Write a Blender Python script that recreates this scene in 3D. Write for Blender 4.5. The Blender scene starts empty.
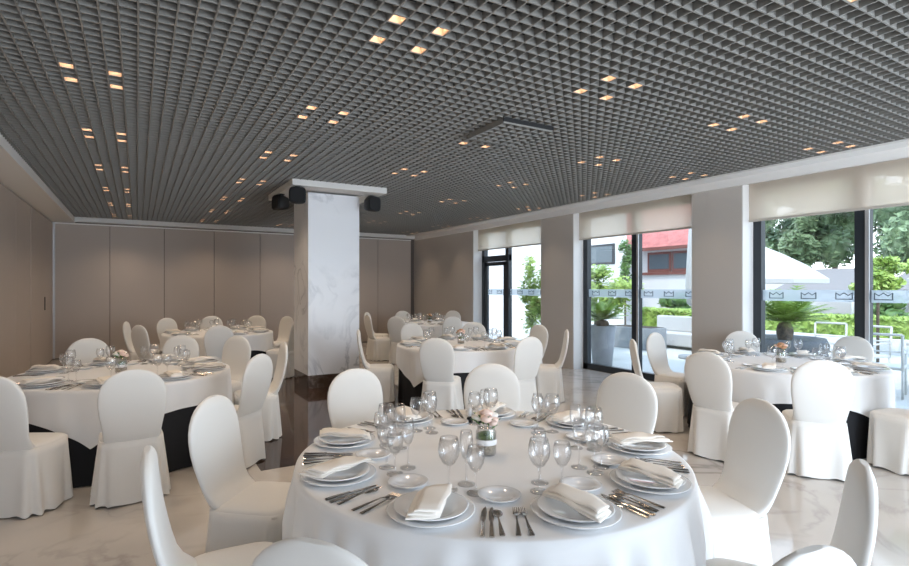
import bpy, bmesh, math, random
from mathutils import Vector, Matrix
R = math.radians
PI = math.pi
sc = bpy.context.scene
C = sc.collection
random.seed(7)

# ---------------------------------------------------------------- camera, world, sun, exposure
cam_d = bpy.data.cameras.new('camera')
cam = bpy.data.objects.new('camera', cam_d)
C.objects.link(cam)
cam.location = (0, 0, 1.54)
cam.rotation_euler = (R(90), 0, R(-30.0))
cam_d.sensor_width = 36.0
cam_d.lens = 528.0 / 909.0 * 36.0
cam_d.shift_x = (454.5 - 442.0) / 909.0
cam_d.shift_y = (287.6 - 283.0) / 909.0
cam_d.clip_start = 0.05
cam_d.clip_end = 200
sc.camera = cam

sc.view_settings.view_transform = 'Standard'
sc.view_settings.look = 'None'
sc.view_settings.gamma = 1
sc.view_settings.use_curve_mapping = False
sc.view_settings.exposure = 0.68
sc.cycles.transparent_max_bounces = 40
sc.cycles.max_bounces = 10
sc.cycles.diffuse_bounces = 6
sc.cycles.sample_clamp_indirect = 6

WORLD_S, SUN_S = 2.3, 1.5
w = bpy.data.worlds.new('world')
sc.world = w
w.use_nodes = True
nt = w.node_tree
nt.nodes.clear()
wo = nt.nodes.new('ShaderNodeOutputWorld')
bg = nt.nodes.new('ShaderNodeBackground')
tc = nt.nodes.new('ShaderNodeTexCoord')
sx = nt.nodes.new('ShaderNodeSeparateXYZ')
cr = nt.nodes.new('ShaderNodeValToRGB')
cr.color_ramp.elements[0].position = 0.0
cr.color_ramp.elements[0].color = (0.86, 0.91, 0.97, 1)
cr.color_ramp.elements[1].position = 0.7
cr.color_ramp.elements[1].color = (0.50, 0.68, 0.95, 1)
nt.links.new(tc.outputs['Generated'], sx.inputs[0])
nt.links.new(sx.outputs['Z'], cr.inputs[0])
nt.links.new(cr.outputs[0], bg.inputs[0])
bg.inputs[1].default_value = WORLD_S
nt.links.new(bg.outputs[0], wo.inputs[0])

sun_d = bpy.data.lights.new('sun', 'SUN')
sun_d.energy = SUN_S
sun_d.angle = R(1.0)
sun_d.color = (1.0, 0.95, 0.87)
sun = bpy.data.objects.new('sun', sun_d)
C.objects.link(sun)
sun.rotation_euler = Vector((0.62, 0.30, -1.0)).to_track_quat('-Z', 'Y').to_euler()

def area(name, loc, direction, sx_, sy_, energy, col):
    d = bpy.data.lights.new(name, 'AREA')
    d.shape = 'RECTANGLE'; d.size = sx_; d.size_y = sy_
    d.energy = energy; d.color = col
    o = bpy.data.objects.new(name, d); C.objects.link(o)
    o.location = loc
    o.rotation_euler = Vector(direction).to_track_quat('-Z', 'Z').to_euler()
    return o
# daylight of the big terrace glazing behind the photographer
area('daylight_rear_glazing', (4.4, -2.25, 1.6), (-.25, 1, 0.0), 3.8, 2.4, 160, (0.76, 0.88, 1.0))

# ---------------------------------------------------------------- dimensions
CEIL = 3.055
P = 0.09407
GX0, GY0 = -0.418, 2.716
XL, XR, YB, YF = -1.6, 7.12, 14.0, -2.4
SOFF = 2.95
OPEN = [(8.30, 10.81), (4.92, 7.39), (1.62, 4.18), (-1.7, 0.9)]     # window openings along the terrace wall
XG = 7.42

# ---------------------------------------------------------------- materials
def mat(name, col=(.8, .8, .8), rough=.5, metal=0.0, spec=.5, sheen=0, emit=None, es=0, noise=None, bump=None, trans=0, coat=0):
    m = bpy.data.materials.new(name); m.use_nodes = True
    n = m.node_tree.nodes; l = m.node_tree.links
    b = n['Principled BSDF']
    b.inputs['Base Color'].default_value = (*col, 1)
    b.inputs['Roughness'].default_value = rough
    b.inputs['Metallic'].default_value = metal
    b.inputs['Specular IOR Level'].default_value = spec
    if sheen: b.inputs['Sheen Weight'].default_value = sheen
    if coat: b.inputs['Coat Weight'].default_value = coat
    if emit:
        b.inputs['Emission Color'].default_value = (*emit, 1)
        b.inputs['Emission Strength'].default_value = es
    if noise:
        scale, amt = noise
        t = n.new('ShaderNodeTexCoord'); x = n.new('ShaderNodeTexNoise')
        x.inputs['Scale'].default_value = scale; x.inputs['Detail'].default_value = 4
        r = n.new('ShaderNodeValToRGB')
        r.color_ramp.elements[0].position = .3; r.color_ramp.elements[1].position = .7
        r.color_ramp.elements[0].color = tuple(max(0, c * (1 - amt)) for c in col) + (1,)
        r.color_ramp.elements[1].color = tuple(min(1, c * (1 + amt)) for c in col) + (1,)
        l.new(t.outputs['Object'], x.inputs['Vector']); l.new(x.outputs['Fac'], r.inputs[0]); l.new(r.outputs[0], b.inputs['Base Color'])
    if bump:
        scale, st = bump
        t = n.new('ShaderNodeTexCoord'); x = n.new('ShaderNodeTexNoise')
        x.inputs['Scale'].default_value = scale
        u = n.new('ShaderNodeBump'); u.inputs['Strength'].default_value = st; u.inputs['Distance'].default_value = .01
        l.new(t.outputs['Object'], x.inputs['Vector']); l.new(x.outputs['Fac'], u.inputs['Height']); l.new(u.outputs[0], b.inputs['Normal'])
    return m

def marble(name, base, vein, rough, scale, tile=None, grout=(.3, .27, .24), v_amt=.6, cloud=.25):
    m = bpy.data.materials.new(name); m.use_nodes = True
    n = m.node_tree.nodes; l = m.node_tree.links; b = n['Principled BSDF']
    t = n.new('ShaderNodeTexCoord')
    n1 = n.new('ShaderNodeTexNoise'); n1.inputs['Scale'].default_value = scale; n1.inputs['Detail'].default_value = 8
    n1.inputs['Distortion'].default_value = 1.6
    s = n.new('ShaderNodeMath'); s.operation = 'SUBTRACT'; s.inputs[1].default_value = .5
    a = n.new('ShaderNodeMath'); a.operation = 'ABSOLUTE'
    r = n.new('ShaderNodeValToRGB'); r.color_ramp.elements[0].position = 0; r.color_ramp.elements[0].color = (1, 1, 1, 1)
    r.color_ramp.elements[1].position = .035; r.color_ramp.elements[1].color = (0, 0, 0, 1)
    n2 = n.new('ShaderNodeTexNoise'); n2.inputs['Scale'].default_value = scale * .6; n2.inputs['Detail'].default_value = 5
    r2 = n.new('ShaderNodeValToRGB'); r2.color_ramp.elements[0].position = .4; r2.color_ramp.elements[1].position = .72
    mu = n.new('ShaderNodeMath'); mu.operation = 'MULTIPLY'
    mu2 = n.new('ShaderNodeMath'); mu2.operation = 'MULTIPLY'; mu2.inputs[1].default_value = v_amt
    mu3 = n.new('ShaderNodeMath'); mu3.operation = 'MULTIPLY'; mu3.inputs[1].default_value = cloud
    ad = n.new('ShaderNodeMath'); ad.operation = 'ADD'; ad.use_clamp = True
    mx = n.new('ShaderNodeMix'); mx.data_type = 'RGBA'
    mx.inputs['A'].default_value = (*base, 1); mx.inputs['B'].default_value = (*vein, 1)
    for x in (n1, n2): l.new(t.outputs['Object'], x.inputs['Vector'])
    l.new(n1.outputs['Fac'], s.inputs[0]); l.new(s.outputs[0], a.inputs[0]); l.new(a.outputs[0], r.inputs[0])
    l.new(n2.outputs['Fac'], r2.inputs[0]); l.new(r.outputs[0], mu.inputs[0]); l.new(r2.outputs[0], mu.inputs[1])
    l.new(mu.outputs[0], mu2.inputs[0]); l.new(r2.outputs[0], mu3.inputs[0])
    l.new(mu2.outputs[0], ad.inputs[0]); l.new(mu3.outputs[0], ad.inputs[1]); l.new(ad.outputs[0], mx.inputs['Factor'])
    out = mx.outputs['Result']
    if tile:
        br = n.new('ShaderNodeTexBrick'); br.inputs['Scale'].default_value = 1
        br.inputs['Brick Width'].default_value = tile; br.inputs['Row Height'].default_value = tile
        br.offset = 0; br.inputs['Mortar Size'].default_value = .0035; br.inputs['Mortar Smooth'].default_value = 0
        l.new(t.outputs['Object'], br.inputs['Vector'])
        m2 = n.new('ShaderNodeMix'); m2.data_type = 'RGBA'; m2.inputs['B'].default_value = (*grout, 1)
        l.new(br.outputs['Fac'], m2.inputs['Factor']); l.new(out, m2.inputs['A']); out = m2.outputs['Result']
    l.new(out, b.inputs['Base Color'])
    b.inputs['Roughness'].default_value = rough
    return m

def thin(name, col, transp, rough=.02, gloss=1.0, ior=1.45):
    """thin clear material: transparent with a fresnel reflection"""
    m = bpy.data.materials.new(name); m.use_nodes = True
    n = m.node_tree.nodes; l = m.node_tree.links; n.clear()
    o = n.new('ShaderNodeOutputMaterial'); t = n.new('ShaderNodeBsdfTransparent'); g = n.new('ShaderNodeBsdfGlossy')
    f = n.new('ShaderNodeLayerWeight'); f.inputs[0].default_value = ior
    mp = n.new('ShaderNodeMath'); mp.operation = 'MULTIPLY_ADD'; mp.inputs[1].default_value = gloss; mp.inputs[2].default_value = 1 - transp; mp.use_clamp = True
    mx = n.new('ShaderNodeMixShader')
    t.inputs[0].default_value = (*col, 1); g.inputs[1].default_value = rough
    l.new(f.outputs['Facing'], mp.inputs[0]); l.new(mp.outputs[0], mx.inputs[0]); l.new(t.outputs[0], mx.inputs[1]); l.new(g.outputs[0], mx.inputs[2])
    l.new(mx.outputs[0], o.inputs[0])
    return m

def sheer(name, col, thru, transl=.5):
    m = bpy.data.materials.new(name); m.use_nodes = True
    n = m.node_tree.nodes; l = m.node_tree.links; n.clear()
    o = n.new('ShaderNodeOutputMaterial'); d = n.new('ShaderNodeBsdfDiffuse'); tl = n.new('ShaderNodeBsdfTranslucent'); t = n.new('ShaderNodeBsdfTransparent')
    a = n.new('ShaderNodeMixShader'); b = n.new('ShaderNodeMixShader')
    d.inputs[0].default_value = (*col, 1); tl.inputs[0].default_value = (*col, 1)
    a.inputs[0].default_value = transl; b.inputs[0].default_value = thru
    l.new(d.outputs[0], a.inputs[1]); l.new(tl.outputs[0], a.inputs[2]); l.new(a.outputs[0], b.inputs[1]); l.new(t.outputs[0], b.inputs[2]); l.new(b.outputs[0], o.inputs[0])
    return m

def leafmat(name, a, b_, scale=2.5):
    m = bpy.data.materials.new(name); m.use_nodes = True
    n = m.node_tree.nodes; l = m.node_tree.links; b = n['Principled BSDF']
    t = n.new('ShaderNodeTexCoord'); x = n.new('ShaderNodeTexNoise'); x.inputs['Scale'].default_value = scale; x.inputs['Detail'].default_value = 6
    r = n.new('ShaderNodeValToRGB'); r.color_ramp.elements[0].position = .35; r.color_ramp.elements[1].position = .65
    r.color_ramp.elements[0].color = (*a, 1); r.color_ramp.elements[1].color = (*b_, 1)
    l.new(t.outputs['Object'], x.inputs['Vector']); l.new(x.outputs['Fac'], r.inputs[0]); l.new(r.outputs[0], b.inputs['Base Color'])
    b.inputs['Roughness'].default_value = .5
    return m

M = dict(
    cover=mat('stretch_cover_fabric', (.73, .72, .69), .75, sheen=.3, bump=(300, .05)),
    cloth=mat('white_linen', (.77, .78, .79), .7, sheen=.2, bump=(500, .05)),
    black=mat('black_underskirt', (.008, .009, .012), .8),
    napkin=mat('cream_napkin', (.86, .82, .76), .85, bump=(400, .08)),
    china=mat('white_china', (.80, .81, .82), .12, coat=.5),
    steel=mat('cutlery_steel', (.50, .46, .42), .18, metal=1),
    glass=thin('clear_glass', (.995, .997, 1.0), .965, gloss=1.0, ior=.20),
    wood=mat('table_wood', (.3, .2, .12), .5),
    floor=marble('pale_marble_floor', (.57, .54, .505), (.20, .18, .17), .07, .9, v_amt=.65, cloud=.42),
    dark=marble('dark_marble_floor', (.040, .021, .013), (.13, .075, .05), .06, 2.2, tile=.8, grout=(.02, .012, .01), v_amt=.5, cloud=.35),
    column=marble('white_column_marble', (.84, .86, .90), (.22, .25, .30), .32, 1.0, v_amt=.95, cloud=.22),
    plinth=marble('dark_plinth_marble', (.05, .03, .02), (.35, .30, .27), .1, 6.0, v_amt=.8, cloud=.3),
    taupe=mat('taupe_panel', (.47, .41, .365), .55, bump=(200, .03)),
    seam=mat('panel_seam', (.12, .10, .09), .6),
    alu=mat('aluminium_strip', (.55, .56, .58), .4, metal=.6),
    plaster=mat('white_plaster', (.78, .77, .755), .7),
    greige=mat('greige_wall_paint', (.56, .525, .49), .65),
    grid=mat('grey_ceiling_blade', (.235, .228, .213), .45),
    plenum=mat('dark_plenum', (.035, .035, .035), .9),
    frame=mat('anthracite_frame', (.022, .028, .036), .4),
    pane=thin('window_pane', (.97, .985, .98), .96, gloss=.25, ior=.12),
    frost=sheer('frosted_film', (.72, .78, .84), .45, .6),
    emblem=mat('grey_emblem_print', (.09, .11, .13), .6),
    blind=sheer('roller_blind_screen', (.90, .80, .69), .34, .6),
    rail=mat('blind_rail', (.55, .50, .44), .5),
    lamp=mat('lamp_glow', (1, .9, .8), .5, emit=(1.0, .80, .60), es=9),
    reflector=mat('lamp_reflector', (.62, .46, .34), .4),
    speaker=mat('black_plastic', (.006, .006, .007), .6),
    grille=mat('speaker_grille_mesh', (.012, .013, .015), .8),
    moss=leafmat('green_moss', (.02, .06, .01), (.10, .20, .03), 60),
    sand=mat('pale_pebbles', (.42, .36, .27), .9, noise=(120, .5)),
    ribbon=mat('white_ribbon', (.85, .86, .87), .6),
    rose=mat('blush_rose', (.85, .66, .58), .6),
    rose2=mat('white_rose', (.86, .82, .76), .6),
    rose3=mat('amber_rose', (.55, .30, .17), .6),
    leaf=leafmat('bouquet_leaf', (.03, .10, .02), (.10, .25, .05), 30),
    dglass=mat('smoked_shaker', (.02, .02, .02), .1),
    pave=mat('pale_terrace_paving', (.60, .59, .56), .8, noise=(1.2, .12)),
    render=mat('white_render', (.72, .72, .72), .8),
    redroof=mat('red_roof_tile', (.50, .17, .15), .8, noise=(3, .2)),
    brown=mat('brown_timber', (.20, .07, .055), .6),
    dglaz=mat('dark_window_glass', (.10, .13, .15), .1),
    pot=mat('grey_concrete_pot', (.32, .34, .37), .7, noise=(5, .1)),
    pot2=mat('dark_grey_pot', (.10, .115, .13), .6),
    palm=leafmat('palm_frond', (.08, .17, .02), (.30, .44, .08), 3),
    lime=leafmat('lime_leaf', (.25, .38, .07), (.46, .60, .15), 2),
    mid=leafmat('mid_leaf', (.045, .11, .025), (.17, .30, .08), 1.5),
    tree=leafmat('tree_leaf', (.09, .15, .07), (.34, .46, .26), 1.1),
    bark=mat('palm_bark', (.10, .075, .055), .9, noise=(20, .5)),
    canvas=mat('white_canvas', (.55, .54, .53), .8),
    gcanvas=mat('grey_canvas', (.27, .25, .245), .8),
    wmetal=mat('pale_metal', (.62, .62, .60), .5),
    soil=mat('soil', (.06, .045, .03), .95),
)

# ---------------------------------------------------------------- mesh helpers
class MB:
    def __init__(self): self.v = []; self.f = []; self.s = []
    def add(self, vs, fs, smooth=False):
        o = len(self.v); self.v += [tuple(x) for x in vs]
        self.f += [tuple(i + o for i in f) for f in fs]; self.s += [smooth] * len(fs)
        return self
    def box(self, x0, x1, y0, y1, z0, z1):
        v = [(x, y, z) for z in (z0, z1) for y in (y0, y1) for x in (x0, x1)]
        return self.add(v, [(0, 2, 3, 1), (4, 5, 7, 6), (0, 1, 5, 4), (2, 6, 7, 3), (0, 4, 6, 2), (1, 3, 7, 5)])
    def rbox(self, x0, x1, y0, y1, z0, z1, b=.01):
        bm = bmesh.new(); bmesh.ops.create_cube(bm, size=1)
        for q in bm.verts: q.co = Vector((x0 + (q.co.x + .5) * (x1 - x0), y0 + (q.co.y + .5) * (y1 - y0), z0 + (q.co.z + .5) * (z1 - z0)))
        bmesh.ops.bevel(bm, geom=bm.edges[:], offset=b, segments=2, affect='EDGES', profile=.5)
        bm.verts.index_update()
        self.add([q.co for q in bm.verts], [[a.index for a in f.verts] for f in bm.faces]); bm.free()
        return self
    def loft(self, rings, cap0=True, cap1=True, smooth=True, closed=True):
        n = len(rings[0]); o = len(self.v)
        for r in rings: self.v += [tuple(p) for p in r]
        for i in range(len(rings) - 1):
            for j in range(n if closed else n - 1):
                k = (j + 1) % n
                self.f.append((o + i * n + j, o + i * n + k, o + (i + 1) * n + k, o + (i + 1) * n + j)); self.s.append(smooth)
        if cap0: self.f.append(tuple(o + j for j in reversed(range(n)))); self.s.append(False)
        if cap1: self.f.append(tuple(o + (len(rings) - 1) * n + j for j in range(n))); self.s.append(False)
        return self
    def lathe(self, prof, n=24, cx=0, cy=0, cz=0, cap0=False, cap1=False):
        return self.loft([[(cx + r * math.cos(2 * PI * j / n), cy + r * math.sin(2 * PI * j / n), cz + z) for j in range(n)] for r, z in prof], cap0, cap1)
    def tube(self, a, b, r, r2=None, n=8):
        a = Vector(a); b = Vector(b); d = (b - a).normalized(); r2 = r if r2 is None else r2
        u = d.orthogonal().normalized(); w_ = d.cross(u)
        return self.loft([[p + (u * math.cos(2 * PI * j / n) + w_ * math.sin(2 * PI * j / n)) * q for j in range(n)] for p, q in ((a, r), (b, r2))])
    def xf(self, mtx):
        self.v = [tuple(mtx @ Vector(p)) for p in self.v]; return self
    def mesh(self, name, m):
        me = bpy.data.meshes.new(name); me.from_pydata(self.v, [], self.f); me.validate(); me.update()
        if len(me.polygons) == len(self.s): me.polygons.foreach_set('use_smooth', self.s)
        elif any(self.s): me.polygons.foreach_set('use_smooth', [True] * len(me.polygons))
        me.materials.append(m); return me
    def build(self, name, m, parent=None, loc=None, rz=0):
        o = bpy.data.objects.new(name, self.mesh(name, m)); C.objects.link(o)
        if parent: o.parent = parent
        if loc: o.location = loc
        if rz: o.rotation_euler.z = rz
        return o

def tag(o, label, cat, group=None, kind=None):
    o['label'] = label; o['category'] = cat
    if group: o['group'] = group
    if kind: o['kind'] = kind
    return o
def empty(name, loc=(0, 0, 0), rz=0):
    o = bpy.data.objects.new(name, None); C.objects.link(o); o.location = loc; o.rotation_euler.z = rz
    o.empty_display_size = .1
    return o
def struct(name, mb, m, parent=None):
    o = mb.build(name, m, parent)
    if not parent: o['kind'] = 'structure'
    return o
def dup(root, loc, rz=0, name=None):
    def cp(o, par):
        c = o.copy(); C.objects.link(c)
        if par: c.parent = par
        for ch in o.children: cp(ch, c)
        return c
    r = cp(root, None); r.location = loc; r.rotation_euler.z = rz
    return r
class Kind:
    """first use moves the source itself, later uses copy it"""
    def __init__(self, make): self.make = make; self.src = None
    def put(self, loc, rz, label, cat, group):
        if self.src is None:
            self.src = self.make(); o = self.src; o.location = loc; o.rotation_euler.z = rz
        else: o = dup(self.src, loc, rz)
        tag(o, label, cat, group); return o
def smooth_step(x): x = max(0, min(1, x)); return x * x * (3 - 2 * x)

# ================================================================ THE SETTING
T = .12
# floor: pale marble with an inset dark field
DX0, DX1, DY0, DY1 = .90, 3.55, 4.60, YB
fl = MB()
for x0, x1, y0, y1 in ((XL, DX0, YF, YB), (DX1, XR + .45, YF, YB), (DX0, DX1, YF, DY0)):
    fl.box(x0, x1, y0, y1, -.15, 0)
struct('floor', fl, M['floor'])
struct('floor.001', MB().box(DX0, DX1, DY0, DY1, -.15, 0), M['dark'])
struct('terrace_ground', MB().box(XR + .45, 45, -25, 45, -.20, -.02), M['pave'])

# walls
struct('wall_left', MB().box(XL - T, XL, YF, YB + T, 0, 3.5), M['seam'])
wl = bpy.data.objects['wall_left']
edges = [YB, 11.25]
y = 11.25
while y > YF: edges.append(y - 1.25); y -= 1.25
for a, b in zip(edges[:-1], edges[1:]):
    if abs(a - YB) < .01:
        continue
    struct('wall_panel', MB().box(XL, XL + .035, max(b, YF) + .006, a - .006, .02, SOFF - .03), M['taupe'], wl)
dr = empty('door_1', (XL, 12.6, 0)); dr['kind'] = 'structure'
MB().box(0, .04, -1.34, 1.36, .02, SOFF - .03).build('door_panel', M['taupe'], dr)
h = MB().rbox(.04, .055, .13, .17, 1.10, 1.36, .006).build('door_handle', M['seam'], dr)
struct('wall_back', MB().box(XL, XR + .5, YB, YB + T, 0, 3.5), M['seam'])
wb = bpy.data.objects['wall_back']
xs = [XL + .03, -.53, .55, 1.63, 2.71, 3.79, 4.87, 5.95, 7.0]
for a, b in zip(xs[:-1], xs[1:]):
    struct('wall_panel', MB().box(a + .006, b - .006, YB - .04, YB, .02, SOFF - .04), M['taupe'], wb)
struct('corner_strip', MB().box(XL + .035, XL + .075, YB - .09, YB - .04, .02, SOFF - .02), M['alu'], wb)
struct('top_track', MB().box(XL + .03, 7.0, YB - .05, YB - .02, SOFF - .035, SOFF - .005), M['plaster'], wb)
# terrace wall: piers between the openings
pr = MB()
ys = [YB] + [v for a, b in OPEN for v in (b, a)] + [YF]
for k in range(0, len(ys), 2): pr.box(XR, XR + .45, ys[k + 1], ys[k], 0, 3.5)
for a, b in OPEN: pr.box(XR, XR + .45, a, b, SOFF + .0, 3.5)
wr = struct('wall_right', pr, M['greige'])
for i, (a, b) in enumerate(OPEN):
    struct('window_reveal', MB().box(XR + .004, XR + .45, b - .012, b, 0, SOFF), M['plaster'], wr)
    struct('window_reveal', MB().box(XR + .004, XR + .45, a, a + .012, 0, SOFF), M['plaster'], wr)
# wall behind the photographer with a wide glazed front
wf = MB().box(XL, -1.1, YF - T, YF, 0, 3.5).box(6.3, XR + .45, YF - T, YF, 0, 3.5).box(-1.1, 6.3, YF - T, YF, 2.9, 3.5)
struct('wall_front', wf, M['greige'])

# ceiling: open-cell grid, plenum slab, plaster margins
GXa, GXb = -8, 77
GYa, GYb = -54, 117
def gx(i): return GX0 + P * i
def gy(j): return GY0 + P * j
CX0, CX1, CY0, CY1 = 1.87, 3.30, 7.40, 8.95          # column head
HI, HJ = (34.5, 40.5), (11.5, 17.5)                # hatch cells
g = MB(); BH, BT = .045, .0045
def blade_runs(lo, hi, cuts):
    out = [(lo, hi)]
    for c0, c1 in cuts:
        nx = []
        for a, b in out:
            if c1 <= a or c0 >= b: nx.append((a, b))
            else:
                if c0 > a: nx.append((a, c0))
                if c1 < b: nx.append((c1, b))
        out = nx
    return out
for i in range(GXa, GXb):
    x = gx(i + .5)
    cuts = []
    if CX0 < x < CX1: cuts.append((CY0, CY1))
    if gx(HI[0]) + .01 < x < gx(HI[1]) - .01: cuts.append((gy(HJ[0]), gy(HJ[1])))
    for a, b in blade_runs(gy(GYa), min(gy(GYb), YB - .16), cuts): g.box(x - BT, x + BT, a, b, CEIL, CEIL + BH)
for j in range(GYa, GYb):
    y = gy(j + .5)
    if y > YB - .16: break
    cuts = []
    if CY0 < y < CY1: cuts.append((CX0, CX1))
    if gy(HJ[0]) + .01 < y < gy(HJ[1]) - .01: cuts.append((gx(HI[0]), gx(HI[1])))
    for a, b in blade_runs(gx(GXa), gx(GXb), cuts): g.box(a, b, y - BT, y + BT, CEIL + .0006, CEIL + BH - .0006)
struct('ceiling', g, M['grid'])
struct('ceiling.001', MB().box(XL, XR + .45, YF, YB, 3.42, 3.6), M['plenum'])
EX0, EX1, EY1 = gx(GXa) - .0, gx(GXb - .5) + .01, YB - .16
struct('trim_1', MB().box(XL, EX0, YF, YB, SOFF, CEIL + BH), M['plaster'])
struct('trim_2', MB().box(EX0, XR, EY1, YB, SOFF + .02, CEIL + BH), M['plaster'])
struct('trim_3', MB().box(EX1, XR - .05, YF, EY1, CEIL - .02, CEIL + BH), M['plaster'])
struct('trim_4', MB().box(XR - .05, XR, YF, EY1, SOFF - .02, CEIL + BH), M['plaster'])
# unseen roof slab, added to keep the sun out of the plenum
struct('sun_block_slab', MB().box(XL - T, XR + .55, YF - T, YB + T, 3.6, 3.85), M['render'])

# windows
def window(idx, a, b, kind):
    o = empty('window_%d' % idx, (XG, a, 0)); o['kind'] = 'structure'
    W = b - a; m = MB(); fw = .10; H = SOFF
    m.box(-.05, .05, .012, fw + .02, 0, H).box(-.05, .05, W - fw - .02, W - .012, 0, H)
    m.box(-.05, .05, .02, W - .02, 0, .11).box(-.05, .05, .02, W - .02, H - .1, H)
    m.build('window_frame', M['frame'], o)
    mid = W * .5
    if kind == 'slide':
        MB().box(-.06, .03, mid - .075, mid + .075, .0, H).build('mullion', M['frame'], o)
        MB().box(-.075, -.06, mid - .075, mid - .035, .1, H).build('mullion_edge', M['alu'], o)
    else:
        MB().box(-.06, .04, W * .56, W * .56 + .12, 0, H).build('mullion', M['frame'], o)
        MB().box(-.05, .04, W * .56, W - .03, 2.16, 2.30).build('transom', M['frame'], o)
        d = MB(); y0, y1 = W * .56 + .13, W - .13
        d.box(-.04, .02, y0, y0 + .09, .05, 2.15).box(-.04, .02, y1 - .09, y1, .05, 2.15).box(-.04, .02, y0, y1, .05, .2).box(-.04, .02, y0, y1, 2.06, 2.15)
        d.build('door_leaf', M['frame'], o)
    MB().box(-.003, .003, .1, W - .1, .1, H - .1).build('pane', M['pane'], o)
    fb = MB().box(-.012, -.008, .12, W - .12, 1.365, 1.51).build('frosted_band', M['frost'], o)
    y = W - .30
    k = 0
    while y > .2:
        if abs(y - mid) > .15:
            cr_ = MB(); hw, z0, z1, t = .085, 1.395, 1.48, .010
            cr_.box(-.019, -.013, y - hw, y + hw, z0, z0 + t)
            for s in (-1, 1): cr_.box(-.0188, -.0132, y + s * hw - t / 2, y + s * hw + t / 2, z0, z1)
            pts = [(y - hw, z1), (y - hw * .5, z1 - .030), (y, z1 + .002), (y + hw * .5, z1 - .030), (y + hw, z1)]
            for p, q in zip(pts[:-1], pts[1:]):
                cr_.add([(-.0192, p[0], p[1]), (-.0192, q[0], q[1]), (-.0192, q[0], q[1] - t), (-.0192, p[0], p[1] - t),
                         (-.0128, p[0], p[1]), (-.0128, q[0], q[1]), (-.0128, q[0], q[1] - t), (-.0128, p[0], p[1] - t)],
                        [(0, 1, 2, 3), (7, 6, 5, 4), (0, 4, 5, 1), (3, 2, 6, 7)])
            cr_.build('crown_emblem', M['emblem'], fb)
        y -= .39
    return o
window(1, *OPEN[0], 'door')
window(2, *OPEN[1], 'slide')
window(3, *OPEN[2], 'slide')
window(4, *OPEN[3], 'slide')
BL = ['beige roller blind above the glazed door at the far end of the terrace wall',
      'beige roller blind over the middle terrace window, red roof showing through it',
      'beige roller blind over the near terrace window beside the window table', None]
for (a, b), lab in zip(OPEN, BL):
    o = empty('roller_blind', (7.26, a, 0))
    tag(o, lab or 'beige roller blind over the terrace window beside the photographer', 'blind', 'roller blinds on the terrace windows')
    MB().box(-.0015, .0015, .02, b - a - .02, 2.46, SOFF).build('blind_fabric', M['blind'], o)
    MB().rbox(-.012, .012, .02, b - a - .02, 2.435, 2.465, .005).build('bottom_rail', M['rail'], o)

# ================================================================ COLUMN AND LOUDSPEAKERS
col = empty('marble_column', (2.66, 8.38, 0))
tag(col, 'square white veined marble column standing on a dark plinth in the middle of the room', 'column')
MB().box(-.41, .41, -.42, .42, .20, 2.99).build('shaft', M['column'], col)
MB().box(-.405, .405, -.415, .415, 0, .20).build('plinth', M['plinth'], col)
hd = MB()
rx0, rx1, ry0, ry1 = CX0 - 2.66, CX1 - 2.66, CY0 - 8.38, CY1 - 8.38
hd.box(rx0, rx1, ry0, ry0 + .3, 2.975, 3.10).box(rx0, rx1, ry1 - .12, ry1, 2.975, 3.10).box(rx0, rx0 + .25, ry0 + .3, ry1 - .12, 2.975, 3.10).box(rx1 - .25, rx1, ry0 + .3, ry1 - .12, 2.975, 3.10)
hd.box(rx0 + .02, rx1 - .02, ry0 + .02, ry1 - .02, 3.02, 3.098)
co = hd.build('trim_5', M['plaster'], None, (2.66, 8.38, 0)); co['kind'] = 'structure'
def make_speaker():
    o = empty('loudspeaker')
    def ring(y, w, h, n=28, e=4.0):
        out = []
        for j in range(n):
            t = 2 * PI * j / n; c, s = math.cos(t), math.sin(t)
            out.append((w * math.copysign(abs(c) ** (2 / e), c), y, -.135 + h * math.copysign(abs(s) ** (2 / e), s)))
        return out
    MB().loft([ring(.13, .05, .06), ring(.10, .08, .09), ring(.0, .115, .115), ring(-.06, .118, .118), ring(-.075, .114, .114)][::-1]).build('cabinet', M['speaker'], o)
    MB().loft([ring(-.075, .108, .108), ring(-.088, .104, .104), ring(-.092, .09, .09)][::-1]).build('grille', M['grille'], o)
    MB().rbox(-.02, .02, .0, .05, -.03, .0, .004).rbox(-.035, .035, -.01, .06, -.008, 0, .003).build('bracket', M['speaker'], o)
    return o
spk = Kind(make_speaker)
spk.put((1.97, 7.50, 2.975), R(-18), 'black loudspeaker under the near left corner of the column head', 'speaker', 'loudspeakers on the column head')
spk.put((3.17, 7.68, 2.975), R(12), 'black loudspeaker under the near right corner of the column head', 'speaker', 'loudspeakers on the column head')
s3 = spk.put((1.90, 8.25, 2.975), R(-75), 'black loudspeaker turned sideways at the far left edge of the column head', 'speaker', 'loudspeakers on the column head')

# hatch panel dropped below the ceiling grid
ht = empty('ceiling_hatch', (gx(37.5), gy(14.5), CEIL - .05))
tag(ht, 'square panel of the grey grid ceiling hanging slightly lower than the rest', 'ceiling panel')
HS = 3 * P
m = MB()
for k in range(7):
    q = -HS + k * P
    m.box(q - BT, q + BT, -HS, HS, 0, BH); m.box(-HS, HS, q - BT, q + BT, .0006, BH - .0006)
m.build('cell_grid', M['grid'], ht)
m = MB().box(-HS - .01, HS + .01, -HS - .012, -HS - .006, .016, .056)  # shade on the panel's near side, put in as a black strip
m.build('edge_shade_strip', M['speaker'], ht)

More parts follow.
